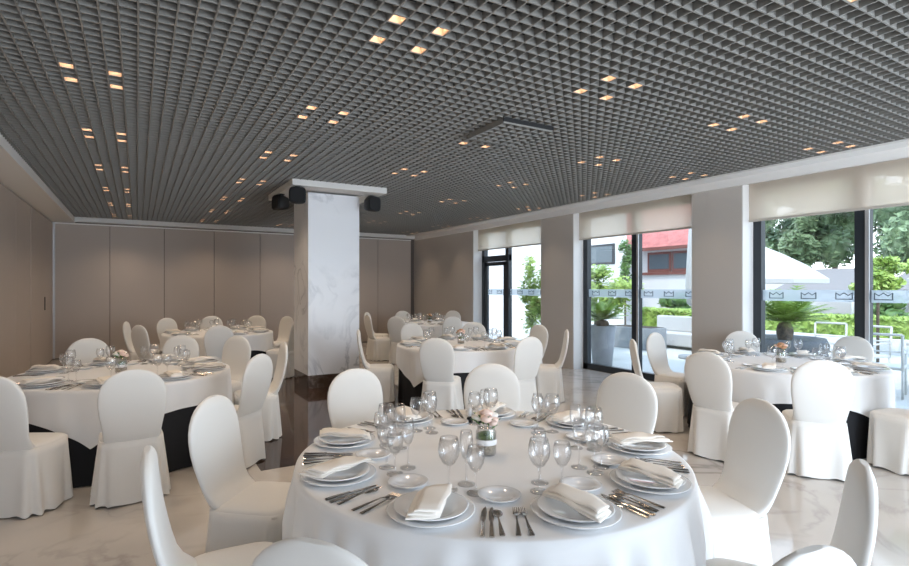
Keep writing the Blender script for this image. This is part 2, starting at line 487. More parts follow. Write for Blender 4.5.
# ================================================================ DOWNLIGHTS
def make_down():
    o = empty('downlight'); s = P / 2 - BT - .001
    b = MB()
    for (x0, x1, y0, y1) in ((-s, -s + .004, -s, s), (s - .004, s, -s, s), (-s + .004, s - .004, -s, -s + .004), (-s + .004, s - .004, s - .004, s)):
        b.box(x0, x1, y0, y1, .003, .060)
    b.build('housing', M['reflector'], o)
    MB().box(-s + .004, s - .004, -s + .004, s - .004, .056, .060).build('reflector_plate', M['reflector'], o)
    MB().lathe([(.022, .0), (.022, .006), (.001, .006)], 16, cz=.049, cap0=True).build('lamp_lens', M['lamp'], o)
    return o
dl = Kind(make_down)
ROWN = {-18: 'row before the first', 0: 'first row', 18: 'second row', 36: 'third row', 54: 'fourth row', 72: 'fifth row', 90: 'sixth row', 108: 'last row'}
COLN = {0: 'line by left wall', 18: 'second line from left wall', 36: 'middle line', 54: 'second line from windows', 72: 'line by windows'}
for i0, cn in COLN.items():
    for j0, rn in ROWN.items():
        if i0 == 36 and j0 == 54: continue
        if j0 < 0 and i0 < 36: continue
        for di, dj in ((0, 0), (3, 0), (0, 3), (3, 3)):
            lab = 'warm square downlight, %s %s of four, %s, %s' % ('far' if dj else 'near', 'right' if di else 'left', rn, cn)
            dl.put((gx(i0 + di), gy(j0 + dj), CEIL), 0, lab, 'ceiling light', 'square downlights in the grid ceiling')
        ld = bpy.data.lights.new('downlight_beam', 'SPOT'); ld.energy = 12 if i0 == 72 else 26; ld.color = (1.0, .77, .56)
        ld.spot_size = R(95 if i0 == 72 else 125); ld.spot_blend = .8; ld.shadow_soft_size = .12
        lo = bpy.data.objects.new('downlight_beam', ld); C.objects.link(lo); lo.location = (gx(i0 + 1.5), gy(j0 + 1.5), CEIL - .02)

# ================================================================ CHAIRS
def make_chair():
    o = empty('banquet_chair')
    n = 36
    def sq(cx, cy, z, hx, hy, e, fold=0, ph=0):
        out = []
        for j in range(n * 2):
            t = 2 * PI * j / (n * 2); c, s = math.cos(t), math.sin(t)
            x = hx * math.copysign(abs(c) ** (2 / e), c); y_ = hy * math.copysign(abs(s) ** (2 / e), s)
            k = 1 + fold * math.cos(11 * t + ph + 1.3 * math.sin(2 * t)) / max(.12, math.hypot(x, y_))
            out.append((cx + x * k, cy + y_ * k, z))
        return out
    # backrest: rounded top, slight waist, leaning back
    rings = []
    zs = [.40, .44, .47, .50, .54, .60, .66, .72, .78, .82, .86, .895, .92, .94, .954, .962, .966]
    for z in zs:
        if z < .75: hw = .181 + .031 * smooth_step((z - .48) / .26)
        else:
            q = (z - .75) / .219; hw = .212 * math.sqrt(max(.0, 1 - q ** 2.5))
        hw = max(hw, .012)
        lean = .105 * max(0, (z - .44)) / .52 + .02 * math.sin(PI * min(1, max(0, (z - .45) / .5)))
        front = .026 + .07 * math.exp(-((z - .44) / .05) ** 2)
        back = .026
        if z < .46: hw -= .012; back = .016
        if z > .93: front = back = .026 - .016 * (z - .93) / .036
        cyy = -.215 - lean + (front - back) / 2
        rings.append(sq(0, cyy, z, hw, (front + back) / 2, 2.8))
    MB().loft(rings).build('backrest', M['cover'], o)
    # seat
    rings = [sq(0, -.02, .40, .198, .182, 5), sq(0, -.02, .435, .203, .187, 5), sq(0, -.02, .455, .200, .184, 5), sq(0, -.02, .468, .185, .17, 4.5), sq(0, -.02, .475, .14, .13, 3.5), sq(0, -.02, .478, .05, .05, 2.5)]
    MB().loft(rings).build('seat', M['cover'], o)
    # skirt with soft folds to the floor
    rings = []
    for k in range(10):
        t = k / 9; z = .450 - .437 * t
        rings.append(sq(0, -.036 - .010 * t, z, .203 + .040 * t, .204 + .014 * t, 5 - 1.4 * t, (.019 * t ** .9), .6))
    rings[-1] = [(x, y_, z + .007 * math.cos(j * 1.1)) for j, (x, y_, z) in enumerate(rings[-1])]
    MB().loft(rings, cap0=True, cap1=False).build('skirt', M['cover'], o)
    return o
chair = Kind(make_chair)

# ================================================================ TABLES AND CLOTHS
TR = .90
TT = .865
def make_table():
    o = empty('round_table')
    MB().lathe([(.02, .735), (TT - .015, .735), (TT, .725), (TT - .015, .705), (.02, .705)], 64, cap0=True, cap1=True).build('tabletop', M['wood'], o)
    for k in range(4):
        a = PI / 4 + k * PI / 2
        MB().tube((.55 * math.cos(a), .55 * math.sin(a), .705), (.6 * math.cos(a), .6 * math.sin(a), .0), .018).build('leg', M['wood'], o)
    return o
table = Kind(make_table)
def under_cloth(r0):
    rings = []; n = 120
    rnd = random.Random(5)
    for k in range(9):
        t = k / 8
        ring = []
        for j in range(n):
            th = 2 * PI * j / n
            r = r0 - .018 + .004 * t + (.004 + .010 * t) * math.cos(26 * th + 1.5 * math.sin(3 * th)) * t
            ring.append((r * math.cos(th), r * math.sin(th), .742 - .736 * t))
        rings.append(ring)
    rings = [[(q * x, q * y, .742) for x, y, z in rings[0]] for q in (.01, .5)] + rings
    m = MB(); m.loft(rings, cap0=True, cap1=False); return m
def white_cloth(r0, side, rot, seed, n=300, fa=.006):
    rnd = random.Random(seed); ph = rnd.uniform(0, 6); p2 = rnd.uniform(0, 6)
    z0 = .752
    rings = [[(r * math.cos(2 * PI * j / n), r * math.sin(2 * PI * j / n), z0) for j in range(n)] for r in (.01, .3, .6, r0 - .03, r0 - .008)]
    for k in range(15):
        s = k / 14; ring = []
        for j in range(n):
            th = 2 * PI * j / n
            u = th - rot
            L = side / 2 / max(abs(math.cos(u)), abs(math.sin(u))) - r0
            mid_ = side / 2 - r0; L = min(L, .70) if seed == 1 else mid_ + (L - mid_) * .48
            d = L * s
            corner = smooth_step((L - .22) / .35)
            wave = math.cos((30 if seed == 1 else 19) * th + ph + 1.6 * math.sin(2 * th + p2)) * .6 + .4 * math.cos((43 if seed == 1 else 31) * th + p2)
            amp = fa * (1 + .7 * corner) * smooth_step(d / .20)
            r = r0 + .006 * min(1, d / .02) + .012 * d + amp * (wave + .75)
            ring.append((r * math.cos(th), r * math.sin(th), z0 - .006 - d if k else z0 - .004))
        rings.append(ring)
    m = MB(); m.loft(rings, cap0=True, cap1=False); return m

# ---- tableware builders
def make_plate(rad, depth):
    def f():
        o = MB().lathe([(.001, .006), (rad * .60, .006), (rad * .66, .010), (rad * .97, .006 + depth), (rad, .005 + depth), (rad * .985, .002 + depth), (rad * .64, .002), (rad * .56, 0), (.001, .0)], 40).build('plate', M['china'])
        return o
    return f
def named(fn, nm):
    def f():
        o = fn(); o.name = nm; return o
    return f
def make_napkin():
    # cloth folded into a long rectangle, draped over the plate
    m = MB(); nx, ny = 8, 18
    hw, hl = .052, .135
    for layer, (dz, sx_, sy_, off) in enumerate(((0, 1.0, 1.0, 0), (.007, .94, .95, .004), (.0135, .9, .86, -.012))):
        top = []; bot = []
        rings = []
        for i in range(ny + 1):
            y_ = -hl + 2 * hl * i / ny
            ring = []
            prof = [(-1, 0), (-.97, .0035), (-.6, .005), (0, .0055), (.6, .005), (.97, .0035), (1, 0), (.6, -.0005), (-.6, -.0005)]
            for px, pz in prof:
                x = px * hw * sx_ * (1 + .10 * math.sin(3 * y_ / hl + layer)) + off
                yy = y_ * sy_
                sag = -.012 * max(0, abs(yy) / hl - .55) / .45 + .004 * math.sin(yy * 40 + px * 2 + layer)
                skew = .022 * px * (1 if layer == 0 else .6)
                ring.append((x, yy + skew, .004 + dz + pz + sag * .8))
            rings.append(ring)
        m.loft(rings)
    return m.build('napkin', M['napkin'])
def ribbon(m, rows, th=.0022):
    # rows: (y, half width, z, x offset)
    m.loft([[(x - w_, y, z), (x - w_ * .6, y, z + th), (x + w_ * .6, y, z + th), (x + w_, y, z), (x, y, z - th * .4)] for y, w_, z, x in rows], smooth=False)
HANDLE = [(-.10, .0075, .003, 0), (-.092, .0095, .0035, 0), (-.06, .0075, .005, 0), (-.01, .004, .008, 0), (.03, .003, .010, 0)]
def make_fork():
    m = MB(); ribbon(m, HANDLE + [(.045, .007, .008, 0), (.055, .0115, .006, 0), (.063, .0115, .006, 0)])
    for k in range(4):
        x = -.0092 + k * .0061
        ribbon(m, [(.062, .0019, .006, x), (.08, .0016, .007, x), (.097, .0010, .011, x)], .0018)
    return m.build('fork', M['steel'])
def make_knife():
    m = MB(); ribbon(m, [(-.11, .007, .002, 0), (-.105, .009, .003, 0), (-.05, .008, .004, 0), (-.005, .006, .004, 0)], .004)
    ribbon(m, [(-.006, .006, .003, 0), (.02, .009, .002, 0), (.08, .0095, .002, .001), (.11, .006, .002, .003), (.12, .001, .002, .005)], .0015)
    return m.build('knife', M['steel'])
def make_spoon():
    m = MB(); ribbon(m, HANDLE)
    rings = []
    for i in range(9):
        t = i / 8; y_ = .03 + .062 * t; w_ = .0195 * math.sqrt(max(.02, 1 - (2 * t - 1.06) ** 2 * .88)) if 0 < t < 1 else .004
        rings.append([(w_ * c, y_, .0055 - .005 * (1 - abs(c)) * math.sin(PI * min(1, t + .05)) + dz) for c, dz in ((-1, .001), (-.5, .001), (0, .001), (.5, .001), (1, .001), (.5, -.001), (0, -.001), (-.5, -.001))])
    m.loft(rings)
    return m.build('dessert_spoon', M['steel'])
def make_glass(h, br, name):
    def f():
        o = empty(name)
        st = h * .45
        MB().lathe([(.001, .003), (.030, .0025), (.036, .0), (.034, .004), (.012, .007), (.0042, .014), (.0036, st * .6), (.0042, st * .95), (.008, st)], 20).build('stem', M['glass'], o)
        MB().lathe([(.003, st), (br * .55, st + .012), (br * .9, st + .038), (br, st + .062), (br * .93, st + (h - st) * .80), (br * .80, h), (br * .785, h), (br * .91, st + (h - st) * .80), (br * .975, st + .062), (br * .87, st + .040), (br * .5, st + .015), (.002, st + .005)], 24).build('bowl', M['glass'], o)
        return o
    return f
def rose(m, x, y_, z, r):
    for k in range(3):
        rr = r * (1 - .27 * k)
        m.lathe([(rr * .25, -r * .7), (rr * .8, -r * .45), (rr, 0), (rr * .93, r * (.35 + .12 * k)), (rr * .62, r * (.22 + .12 * k)), (.001, 0)], 10, x, y_, z)
def make_vase(rm):
    def f():
        o = empty('flower_vase')
        MB().lathe([(.001, 0), (.036, 0), (.040, .006), (.040, .088), (.034, .098), (.034, .112), (.032, .112), (.032, .098), (.0375, .088), (.0375, .008), (.001, .006)], 24).build('jar', M['glass'], o)
        MB().lathe([(.001, .008), (.0365, .008), (.0365, .040), (.001, .043)], 20).build('pebbles', M['sand'], o)
        MB().lathe([(.001, .062), (.0365, .062), (.0365, .078), (.02, .086), (.001, .084)], 20).build('moss', M['moss'], o)
        MB().lathe([(.0408, .042), (.0413, .043), (.0413, .061), (.0408, .062)], 24).build('ribbon', M['ribbon'], o)
        rnd = random.Random(3)
        for k, (x, y_, z, r) in enumerate([(0, 0, .158, .026), (.030, .008, .148, .022), (-.030, .010, .146, .024), (.008, -.030, .146, .023), (-.018, -.024, .135, .020), (.012, .032, .142, .022), (-.042, -.012, .130, .017), (.042, -.016, .130, .018)]):
            m = MB(); rose(m, x, y_, z, r); m.build('rose', M[rm[k % len(rm)]], o)
        m = MB()
        for k in range(16):
            a = rnd.uniform(0, 2 * PI); r0 = .022; r1 = rnd.uniform(.04, .062); z = rnd.uniform(.115, .16)
            d = Vector((math.cos(a), math.sin(a), 0)); s = Vector((-d.y, d.x, 0)) * .010
            p0 = d * r0 + Vector((0, 0, z - .02)); p1 = d * (r0 + r1) * .5 + Vector((0, 0, z)); p2 = d * r1 + Vector((0, 0, z + .004))
            m.add([p0, p1 + s, p2, p1 - s], [(0, 1, 2, 3)])
        m.build('leaves', M['leaf'], o)
        o.scale = (1.22, 1.22, 1.22)
        return o
    return f
def make_shaker():
    o = empty('table_shaker')
    MB().lathe([(.001, 0), (.019, 0), (.019, .022), (.015, .030), (.001, .030)], 20).build('base', M['dglass'], o)
    MB().lathe([(.015, .030), (.017, .034), (.016, .095), (.012, .108), (.001, .112)], 20).build('body', M['glass'], o)
    MB().lathe([(.010, .036), (.010, .085), (.001, .087)], 12, cap0=True).build('filling', M['china'], o)
    return o
K = dict(charger=Kind(named(make_plate(.155, .014), 'charger_plate')), plate=Kind(named(make_plate(.132, .016), 'dinner_plate')), bread=Kind(named(make_plate(.082, .010), 'bread_plate')),
         napkin=Kind(make_napkin), fork=Kind(make_fork), knife=Kind(make_knife), spoon=Kind(make_spoon),
         goblet=Kind(make_glass(.205, .043, 'water_goblet')), flute=Kind(make_glass(.215, .028, 'champagne_flute')), wine=Kind(make_glass(.182, .036, 'wine_glass')),
         vase=Kind(make_vase(['rose', 'rose2'])), vase2=Kind(make_vase(['rose3', 'rose'])), shaker=Kind(make_shaker))

HOUR = ['farthest place', 'far place right-of-centre', 'far-right place', 'right-hand place', 'near-right place', 'near place right-of-centre', 'nearest place', 'near place left-of-centre', 'near-left place', 'left-hand place', 'far-left place', 'far place left-of-centre']
def seat_words(cx, cy, angs):
    """one wording per seat, by its direction seen from the photographer; unique within the table"""
    base = math.atan2(cy, cx)
    left = list(range(12)); out = {}
    for a in sorted(angs, key=lambda t: t):
        rel = (base - R(a)) % (2 * PI)
        hr = sorted(left, key=lambda q: min(abs(rel - q * PI / 6), 2 * PI - abs(rel - q * PI / 6)))[0]
        left.remove(hr); out[a] = HOUR[hr]
    return out

def lay_table(cx, cy, tname, chairs, rot, seats, cut, vase, seed, side=2.32):
    """chairs: (angle, rho or None) ; seats: angles of place settings"""
    tg = tname
    table.put((cx, cy, 0), 0, 'round banquet table hidden under white and black cloths, %s' % tname, 'table', 'round banquet tables')
    u = under_cloth(TR).build('black_tablecloth', M['black'], None, (cx, cy, 0)); tag(u, 'floor length black cloth under the white one on %s' % tname, 'tablecloth', 'black under cloths')
    wc = white_cloth(.896 if seed == 1 else .908, side, R(rot), seed, fa=.022 if seed == 1 else .006).build('white_tablecloth', M['cloth'], None, (cx, cy, 0)); tag(wc, 'white square cloth draped over %s' % tname, 'tablecloth', 'white table cloths')
    cw = seat_words(cx, cy, [c[0] for c in chairs])
    for a, rho, dr_ in [c + (None, 0)[len(c) - 1:] for c in chairs]:
        rho = max(rho or 1.42, 1.37 if seed == 1 else 1.41) - .29
        t = R(a)
        chair.put((cx + rho * math.cos(t), cy + rho * math.sin(t), 0), t + PI / 2 + R(dr_), 'white covered banquet chair at the %s of %s' % (cw[a], tname), 'chair', 'covered banquet chairs')
    sw = seat_words(cx, cy, seats)
    rnd = random.Random(seed)
    Z = .7525
    for a in seats:
        t = R(a); wd = sw[a]
        def pos(dt, rr): q = t + R(dt); return (cx + rr * math.cos(q), cy + rr * math.sin(q))
        px, py = pos(0, .735)
        at_ = 'at the %s of %s' % (wd, tname)
        K['charger'].put((px, py, Z), t, 'wide white under plate ' + at_, 'plate', 'under plates')
        K['plate'].put((px, py, Z + .0105), t, 'white dinner plate under the napkin ' + at_, 'plate', 'dinner plates')
        K['napkin'].put((px, py, Z + .042), t - PI / 2 + R(rnd.uniform(-24, 24)), 'folded cream napkin on the plate ' + at_, 'napkin', 'folded napkins')
        bx, by = pos(-20, .55)
        K['bread'].put((bx, by, Z), t, 'small white bread plate ' + at_, 'plate', 'bread plates')
        gx_, gy_ = pos(-1 + rnd.uniform(-1, 1), .515)
        K['goblet'].put((gx_, gy_, Z), 0, 'tall clear water goblet ' + at_, 'glass', 'water goblets')
        gx_, gy_ = pos(9.5 + rnd.uniform(-1, 1), .52)
        K['wine'].put((gx_, gy_, Z), 0, 'smaller clear wine glass ' + at_, 'glass', 'wine glasses')
        if cut:
            def lay(kind, dt, rr, lab, dz=0, tw=0):
                x, y_ = pos(dt, rr); q = math.atan2(y_ - cy, x - cx)
                K[kind].put((x, y_, Z + dz), q + PI / 2 + R(tw), lab + ' ' + at_, {'fork': 'fork', 'knife': 'knife', 'spoon': 'spoon'}[kind], kind + 's beside the plates')
            lay('fork', -14.6, .765, 'steel fork next to the plate', 0, -3)
            lay('fork', -17.0, .765, 'outer steel fork', 0, -7)
            lay('knife', 14.5, .765, 'steel knife next to the plate')
            lay('spoon', 18.5, .765, 'steel spoon outside the knives', 0, 3)
            lay('knife', 16.6, .765, 'second steel knife')
            if seed == 1:
                x, y_ = pos(4, .435)
                K['flute'].put((x, y_, Z), 0, 'slim clear sparkling wine glass ' + at_, 'glass', 'slim glasses')
    if vase: K[vase].put((cx - .03, cy - .02, Z), rnd.uniform(0, 6), 'small glass jar of %s roses in the middle of %s' % ('amber' if vase == 'vase2' else 'pale', tname), 'vase', 'flower jars')

NEAR = 'the big near table'
LEFT = 'the left-hand table'
REAR = 'the back-left table'
MIDD = 'the middle table'
DEEP = 'the back-right table'
WIND = 'the window table'
S9 = [54, 14, -26, -64, -101, -141, 177, 138, 96]
lay_table(1.46, 2.08, NEAR, [(95, 1.44), (54, 1.42), (15, 1.42), (-23, 1.39), (-66, 1.38, 6), (-97, 1.46), (-141, 1.40), (177, 1.40), (140, 1.43)], 8, S9, True, 'vase', 1)
lay_table(-.10, 5.75, LEFT, [(-119, 1.46), (-87, 1.44), (-45, 1.40), (-3, 1.42), (38, 1.36), (67, 1.36), (105, 1.44), (152, 1.40)], -58, [-100, -60, -20, 20, 62, 105, 150, -140], True, 'vase', 2, 2.26)
lay_table(1.25, 10.05, REAR, [(122,), (88, 1.5), (55, 1.5), (27, 1.5), (-39,), (-97,), (-148,), (167,)], 20, [122, 88, 55, 20, -30, -72, -148, 167], False, None, 3)
lay_table(3.95, 6.28, MIDD, [(158, 1.36), (-134, 1.40), (-89,), (-38, 1.40), (2,), (50, 1.36), (93, 1.40)], -118, [165, 120, 75, 35, -5, -45, -85, -125], True, 'vase2', 4)
lay_table(5.70, 10.4, DEEP, [(178, 1.46), (-145, 1.5), (90,), (38, 1.40), (-102, 1.5), (135, 1.5)], 10, [178, 132, 90, 45, -95, -142], False, 'vase2', 5)
lay_table(5.90, 3.05, WIND, [(139, 1.46), (97, 1.40), (-174, 1.5), (-142, 1.5), (-101, 1.38), (45, 1.34), (-3, 1.34)], -140, [139, 100, 55, 10, -30, -75, -116, -160], True, 'vase2', 6)
K['shaker'].put((1.69, 2.60, .7525), 0, 'clear shaker with dark base behind the flower jar, the one farther left', 'shaker', 'shakers')
K['shaker'].put((1.735, 2.565, .7525), 0, 'clear shaker with dark base behind the flower jar, the one farther right', 'shaker', 'shakers')

# ================================================================ TERRACE
def foliage(n, rx, ry, rz, leaf, seed, shell=.55, zmin=None, core=.82):
    rnd = random.Random(seed); m = MB()
    # lumps first, leaves on the lumps
    ico = bmesh.new(); bmesh.ops.create_icosphere(ico, subdivisions=2, radius=1); iv = [v.co.copy() for v in ico.verts]; fi = [[v.index for v in f.verts] for f in ico.faces]; ico.free()
    lumps = [(Vector((rnd.gauss(0, .42) * rx, rnd.gauss(0, .42) * ry, rnd.uniform(-.75, .75) * rz)), rnd.uniform(.28, .5)) for _ in range(16)]
    for c, q in lumps: m.add([c + Vector((v.x * rx, v.y * ry, v.z * rz * .8)) * q * core for v in iv], fi, True)
    for _ in range(n):
        c, q = rnd.choice(lumps)
        d = Vector((rnd.gauss(0, 1), rnd.gauss(0, 1), rnd.gauss(0, 1))).normalized() * rnd.uniform(shell, 1) * q
        p = c + Vector((d.x * rx, d.y * ry, d.z * rz * .8))
        if zmin is not None and p.z < zmin: p.z = zmin + rnd.uniform(0, .1)
        a = Vector((rnd.gauss(0, 1), rnd.gauss(0, 1), rnd.gauss(0, 1))).normalized(); b = a.orthogonal().normalized()
        L = leaf * rnd.uniform(.6, 1.3)
        m.add([p - a * L, p - b * L * .45, p + a * L, p + b * L * .45], [(0, 1, 2, 3)])
    return m
def hedge_mesh(x0, x1, y0, y1, z0, z1, n, leaf, seed):
    rnd = random.Random(seed); m = MB().box(x0 + .06, x1 - .06, y0 + .06, y1 - .06, z0, z1 - .06)
    for _ in range(n):
        f = rnd.random()
        if f < .5: p = Vector((x0 + rnd.uniform(0, .08), rnd.uniform(y0, y1), rnd.uniform(z0, z1)))
        else: p = Vector((rnd.uniform(x0, x1), rnd.uniform(y0, y1), z1 - rnd.uniform(0, .07)))
        a = Vector((rnd.gauss(0, 1), rnd.gauss(0, 1), rnd.gauss(0, 1))).normalized(); b = a.orthogonal().normalized(); L = leaf * rnd.uniform(.6, 1.3)
        m.add([p - a * L, p - b * L * .5, p + a * L, p + b * L * .5], [(0, 1, 2, 3)])
    return m
G = -.02
hg = hedge_mesh(16, 16.8, .5, 9.6, G, .80, 5000, .07, 11).build('clipped_hedge', M['lime']); tag(hg, 'low bright green clipped hedge beyond the dining set on the terrace', 'hedge')
hg = hedge_mesh(15.2, 16.0, 9.9, 12.9, G, .82, 2600, .07, 12).build('clipped_hedge', M['lime']); tag(hg, 'low bright green clipped hedge in front of the red roofed house', 'hedge')
for k, (x, y, rx, rz, lab) in enumerate([(17.6, 2.6, .8, .75, 'dark green shrub at the near end behind the clipped hedge'), (17.6, 4.7, .8, .75, 'dark green shrub behind the clipped hedge near the yellow-green bush'), (18.0, 6.8, .8, .7, 'dark green shrub behind the clipped hedge under the grey canopy'),
                                         (17.6, 8.9, .8, .7, 'dark green shrub behind the clipped hedge beside the white parasol'), (17.3, 12.1, .9, .75, 'dark green shrub in front of the red roofed house')]):
    f = foliage(1400, rx, rx, rz, .10, 30 + k, zmin=-rz * .9).build('shrub', M['mid'], None, (x, y, G + rz * .95)); tag(f, lab, 'shrub', 'shrubs behind the hedge')
# trees behind
tl = ['dense green tree beyond the grey canopies, hidden behind the pier side', 'dense green tree beyond the terrace above the grey canopies and the yellow-green bush', 'dense green tree beyond the terrace above the white parasol', 'taller green tree in the second row behind the two front ones', 'green tree behind the red roofed house', 'dense green tree at the outer end of the front row']
for k, (x, y, h_) in enumerate([(23.6, 3.0, 4.4), (23.9, 7.2, 4.6), (24.4, 11.6, 4.9), (29.2, 12.6, 5.8), (30.2, 17.4, 5.0), (24.0, -1.4, 4.3)]):
    o = empty('tree', (x, y, G)); tag(o, tl[k], 'tree', 'trees beyond the terrace')
    foliage(9000, 2.1, 1.9, 3.0, .15, 50 + k, .75, core=.76).build('tree_crown', M['tree'], o, (0, 0, h_))
    MB().tube((0, 0, 0), (0, 0, h_ - .5), .16, .09).build('trunk', M['bark'], o)
f = foliage(3200, .6, .5, .42, .07, 77, .4, core=.5).build('rounded_bush', M['lime'], None, (13.4, 5.0, 1.80)); tag(f, 'bright yellow-green bush rising behind the frosted band of the near window', 'bush')
MB().tube((0, 0, -1.82), (0, 0, -.2), .03).build('trunk', M['bark'], f)
# grey canopies
def canopy(loc, w_, d_, z0, z1, lab):
    o = empty('garden_canopy', loc); tag(o, lab, 'canopy', 'grey canopies')
    m = MB(); v = [(-d_, -w_, z0), (-d_, w_, z0), (d_, w_, z0), (d_, -w_, z0), (d_ * .2, -w_ * .55, z1), (d_ * .2, w_ * .55, z1)]
    v2 = [(a, b, c - .04) for a, b, c in v]
    m.add(v + v2, [(0, 4, 5, 1), (1, 5, 2), (2, 5, 4, 3), (3, 4, 0), (6, 7, 11, 10), (7, 8, 11), (8, 9, 10, 11), (9, 6, 10), (0, 1, 7, 6), (1, 2, 8, 7), (2, 3, 9, 8), (3, 0, 6, 9)])
    m.build('canopy_cloth', M['gcanvas'], o)
    for sx_ in (-1, 1):
        for sy_ in (-1, 1): MB().tube((sx_ * (d_ - .05), sy_ * (w_ - .05), 0), (sx_ * (d_ - .05), sy_ * (w_ - .05), z0), .04).build('leg', M['wmetal'], o)
canopy((20.2, 8.9, G), 1.2, 1.2, 1.45, 2.2, 'grey sloping canopy in front of the trees beside the white parasol')
canopy((20.4, 6.0, G), 1.3, 1.2, 1.5, 2.2, 'grey sloping canopy in front of the trees towards the photographer')
# parasols
def parasol(loc, r, z0, z1, lab, closed=False):
    o = empty('parasol', loc); tag(o, lab, 'parasol', 'white parasols on the terrace')
    MB().tube((0, 0, 0), (0, 0, z1), .03).build('pole', M['wmetal'], o)
    MB().lathe([(.001, 0), (.3, 0), (.3, .06), (.04, .08)], 20).build('base', M['pot'], o)
    n = 8; m = MB()
    if closed: m.lathe([(.03, z1 + .05), (.09, z1 - .2), (.13, z1 - .9), (.16, z1 - 1.5), (.13, z1 - 1.9), (.05, z1 - 1.95)], 12)
    else:
        rings = []
        for q, t in ((.02, 0), (.35, .28), (.7, .62), (1, 1)):
            rings.append([(q * r * math.cos(2 * PI * j / n + .2), q * r * math.sin(2 * PI * j / n + .2), z1 - (z1 - z0) * t + .02) for j in range(n)])
        rings.append([(x, y_, z - .09) for x, y_, z in rings[-1]])
        rings.append([(x * .99, y_ * .99, z + .005) for x, y_, z in rings[-1]])
        rings.append([(x * .99 * .98, y_ * .98, z + .075) for x, y_, z in rings[-1]])
        rings.append([(x * .02, y_ * .02, z1 - .01) for x, y_, z in rings[-1]])
        m.loft(rings, smooth=False)
        for j in range(n): pass
    m.build('parasol_canopy', M['canvas'], o)
parasol((12.0, 6.68, G), 1.32, 1.72, 2.50, 'open white parasol over the terrace seen through the near window')
parasol((12.5, 2.7, G), 1.45, 1.70, 2.30, 'open white parasol at the outer edge of the near window')
parasol((10.6, 7.30, G), 1, 0, 3.1, 'tall closed white parasol seen at the edge of the middle window', True)
# cycad in a round pot
def cycad(loc, pr_, ph_, th_, fr, nf, lab, potm, tall=False):
    o = empty('potted_palm', loc); tag(o, lab, 'potted plant', 'potted palms on the terrace')
    if tall: MB().lathe([(.001, 0), (pr_ * .72, 0), (pr_, ph_), (pr_ * .9, ph_), (pr_ * .88, ph_ - .05), (.001, ph_ - .05)], 28).build('pot', M[potm], o)
    else: MB().lathe([(.001, 0), (pr_ * .6, 0), (pr_ * .95, ph_ * .5), (pr_, ph_ * .85), (pr_ * .93, ph_), (pr_ * .85, ph_ - .02), (.001, ph_ - .05)], 32).build('pot', M[potm], o)
    MB().lathe([(.10, ph_ - .06), (.13, ph_ + th_ * .3), (.12, ph_ + th_ * .7), (.09, ph_ + th_), (.001, ph_ + th_ + .03)], 14).build('trunk', M['bark'], o)
    rnd = random.Random(int(loc[0] * 100)); m = MB()
    for k in range(nf):
        a = k * 2.399 + rnd.uniform(-.1, .1); el = R(66 - 52 * (k / nf) + rnd.uniform(-6, 6)); L = fr * rnd.uniform(.85, 1.1)
        p = Vector((0, 0, ph_ + th_)); d = Vector((math.cos(a) * math.cos(el), math.sin(a) * math.cos(el), math.sin(el)))
        side = Vector((-math.sin(a), math.cos(a), 0)); prev = p; ns = 13
        for i in range(ns):
            d = (d + Vector((0, 0, -.045))).normalized(); q = prev + d * L / ns
            up = side.cross(d).normalized()
            if i > 1:
                ll = .34 * fr * math.sin(PI * (i + 1) / (ns + 2)) ** .6
                for s in (-1, 1):
                    for hh in (0,):
                        b0 = prev + (q - prev) * hh
                        tip = b0 + side * s * ll * .85 + d * ll * .5 - up * ll * -.15
                        m.add([b0, b0 + d * .022 + Vector((0, 0, .004)), tip, b0 - d * .018], [(0, 1, 2), (0, 2, 3)])
            m.add([prev - side * .008, prev + side * .008, q + side * .006, q - side * .006], [(0, 1, 2, 3)])
            prev = q
    m.build('fronds', M['palm'], o)
    return o
cycad((9.5, 4.84, G), .62, .72, .24, .72, 34, 'low wide cycad palm in a round dark grey pot behind the window table', 'pot2')
o = cycad((8.1, 7.58, G), .26, .80, .10, .48, 26, 'spiky palm in a tall tapered pale grey planter outside the middle window', 'pot', True)
f = foliage(4200, .75, .85, .75, .06, 91, .3, core=.4).build('leafy_bush', M['lime'], None, (9.5, 9.1, 1.35)); tag(f, 'light green leafy bush behind the tall planter outside the middle window', 'bush')
MB().tube((0, 0, -1.27), (0, 0, -.2), .04).build('trunk', M['bark'], f)
f = foliage(3200, .36, .50, 1.1, .055, 92, .35, core=.3).build('climbing_plant', M['lime'], None, (9.0, 10.85, 1.35)); tag(f, 'tall bright green climbing plant outside the glazed door', 'plant')
MB().tube((0, 0, -1.37), (0, 0, -.2), .03).build('trunk', M['bark'], f)
f = foliage(1500, .30, .30, .7, .05, 93, .35, core=.3).build('climbing_plant', M['mid'], None, (12.6, 10.9, 2.3)); tag(f, 'green climber at the corner of the white building', 'plant')
MB().tube((0, 0, -2.32), (0, 0, -.2), .03).build('trunk', M['bark'], f)
pl = empty('planter_box', (11.2, 9.3, G)); tag(pl, 'low grey rectangular planter box on the terrace behind the tall planter', 'planter')
MB().rbox(-.3, .3, -.65, .65, 0, .55, .01).build('trough', M['pot'], pl)
MB().box(-.26, .26, -.6, .6, .551, .56).build('soil', M['soil'], pl)
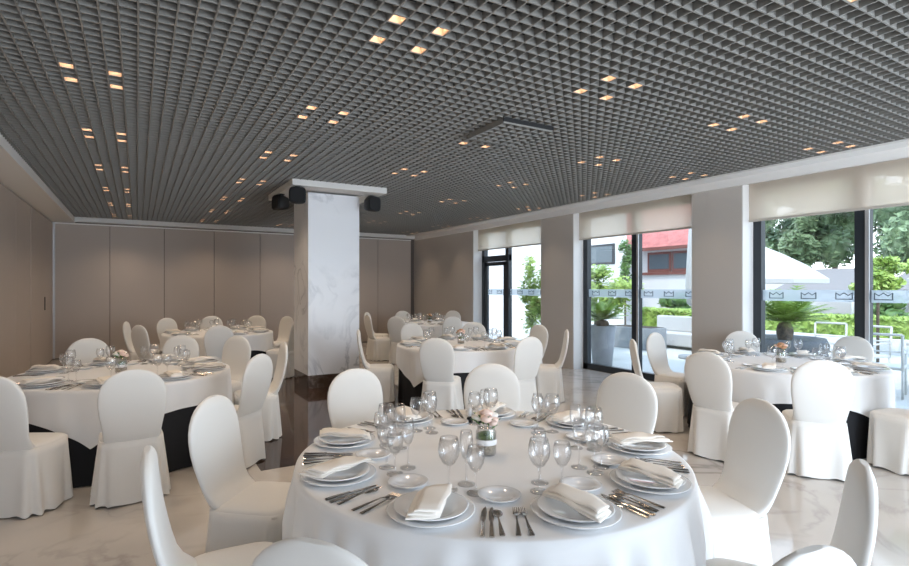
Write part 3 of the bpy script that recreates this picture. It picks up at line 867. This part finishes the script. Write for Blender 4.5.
# buildings
bd = empty('white_building', (13, 15.6, G)); tag(bd, 'plain white building with a dark framed window beyond the terrace', 'building')
def prism(pts, z0, z1):
    k = len(pts); m = MB(); return m.add([(x, y, z0) for x, y in pts] + [(x, y, z1) for x, y in pts], [tuple(range(k))[::-1], tuple(range(k, 2 * k))] + [(i, (i + 1) % k, (i + 1) % k + k, i + k) for i in range(k)])
prism([(0, -4.4), (5, .5), (5, 6), (0, 6)], 0, 6.5).build('wall', M['render'], bd)
MB().box(-.03, .06, -3.95, -2.9, 2.30, 2.95).build('window', M['frame'], bd)
MB().box(-.04, -.03, -3.87, -2.98, 2.37, 2.88).build('pane', M['dglaz'], bpy.data.objects[[x.name for x in bd.children if x.name.startswith('window')][0]])
prism([(-.05, -4.5), (5.05, .45), (5.05, 6.05), (-.05, 6.05)], 6.5, 6.65).build('roof', M['render'], bd)
hs = empty('red_roofed_house', (20, 15.5, G)); tag(hs, 'white house with a red tiled roof and brown framed windows beyond the hedge', 'building')
MB().box(0, 3.4, -2.3, 5, 0, 3.35).build('wall', M['render'], hs)
m = MB(); m.add([(-.5, -2.5, 3.30), (-.5, 5.4, 3.30), (1.9, 5.4, 5.4), (1.9, -2.5, 5.4), (3.9, -2.5, 3.3), (3.9, 5.4, 3.3)], [(0, 3, 2, 1), (3, 4, 5, 2), (0, 4, 3), (1, 2, 5), (0, 1, 5, 4)])
m.build('roof', M['redroof'], hs)
MB().box(-.55, -.45, -2.5, 5.4, 3.18, 3.32).build('gutter', M['brown'], hs)
for yy in (-1.95, -.70):
    f = MB().box(-.05, .04, yy, yy + 1.2, 2.25, 3.12); f = f.build('window', M['brown'], hs)
    MB().box(-.06, -.05, yy + .1, yy + 1.1, 2.38, 3.02).build('pane', M['dglaz'], f)
MB().box(-.12, 0, -2.2, .8, 2.12, 2.24).build('sill', M['brown'], hs)
# garden wall behind the hedge
struct('low_wall', MB().box(15.1, 15.3, 1.0, 9.6, G, .34), M['render'])
struct('garden_wall', MB().box(21.9, 22.1, -12, 13, G, 1.9), M['render'])
# outdoor furniture
def garden_chair(loc, rz, lab):
    o = empty('garden_chair', loc, rz); tag(o, lab, 'chair', 'pale metal garden chairs')
    MB().rbox(-.25, .25, -.25, .25, .40, .44, .01).build('seat', M['wmetal'], o)
    m = MB().tube((-.24, -.25, .4), (-.24, -.30, .90), .018).tube((.24, -.25, .4), (.24, -.30, .90), .018).tube((-.24, -.30, .90), (.24, -.30, .90), .018).tube((-.24, -.275, .66), (.24, -.275, .66), .012)
    m.build('backrest', M['wmetal'], o)
    for sx_ in (-1, 1):
        MB().tube((sx_ * .24, -.24, 0), (sx_ * .24, -.25, .41), .016).build('leg', M['wmetal'], o)
        MB().tube((sx_ * .24, .24, 0), (sx_ * .24, .24, .62), .016).build('leg', M['wmetal'], o)
        MB().tube((sx_ * .24, .25, .62), (sx_ * .24, -.27, .64), .016).build('arm', M['wmetal'], o)
garden_chair((10.9, 4.85, G), R(100), 'pale metal garden chair beside the cycad pot')
garden_chair((10.6, 4.15, G), R(80), 'pale metal garden chair between the cycad and the window mullion')
garden_chair((9.4, 3.45, G), R(-75), 'pale metal garden chair at the end of the white outdoor table')
def garden_table(loc, lx, ly, lab):
    o = empty('garden_table', loc); tag(o, lab, 'table', 'white garden tables')
    MB().rbox(-lx, lx, -ly, ly, .70, .74, .01).build('tabletop', M['canvas'], o)
    for sx_ in (-1, 1):
        for sy_ in (-1, 1): MB().rbox(sx_ * (lx - .06) - .03, sx_ * (lx - .06) + .03, sy_ * (ly - .06) - .03, sy_ * (ly - .06) + .03, 0, .70, .004).build('leg', M['wmetal'], o)
garden_table((10.4, 2.75, G), .5, .6, 'white outdoor dining table outside the near window')
lg = empty('outdoor_sofa', (12.2, 8.75, G)); tag(lg, 'low white outdoor sofa on the terrace beyond the middle window', 'sofa')
MB().rbox(-.4, .4, -.9, .9, .08, .40, .03).build('seat', M['canvas'], lg)
MB().rbox(.2, .4, -.9, .9, .40, .80, .03).build('backrest', M['canvas'], lg)
for sx_ in (-.35, .35):
    for sy_ in (-.8, .8): MB().tube((sx_, sy_, 0), (sx_, sy_, .09), .02).build('leg', M['wmetal'], lg)
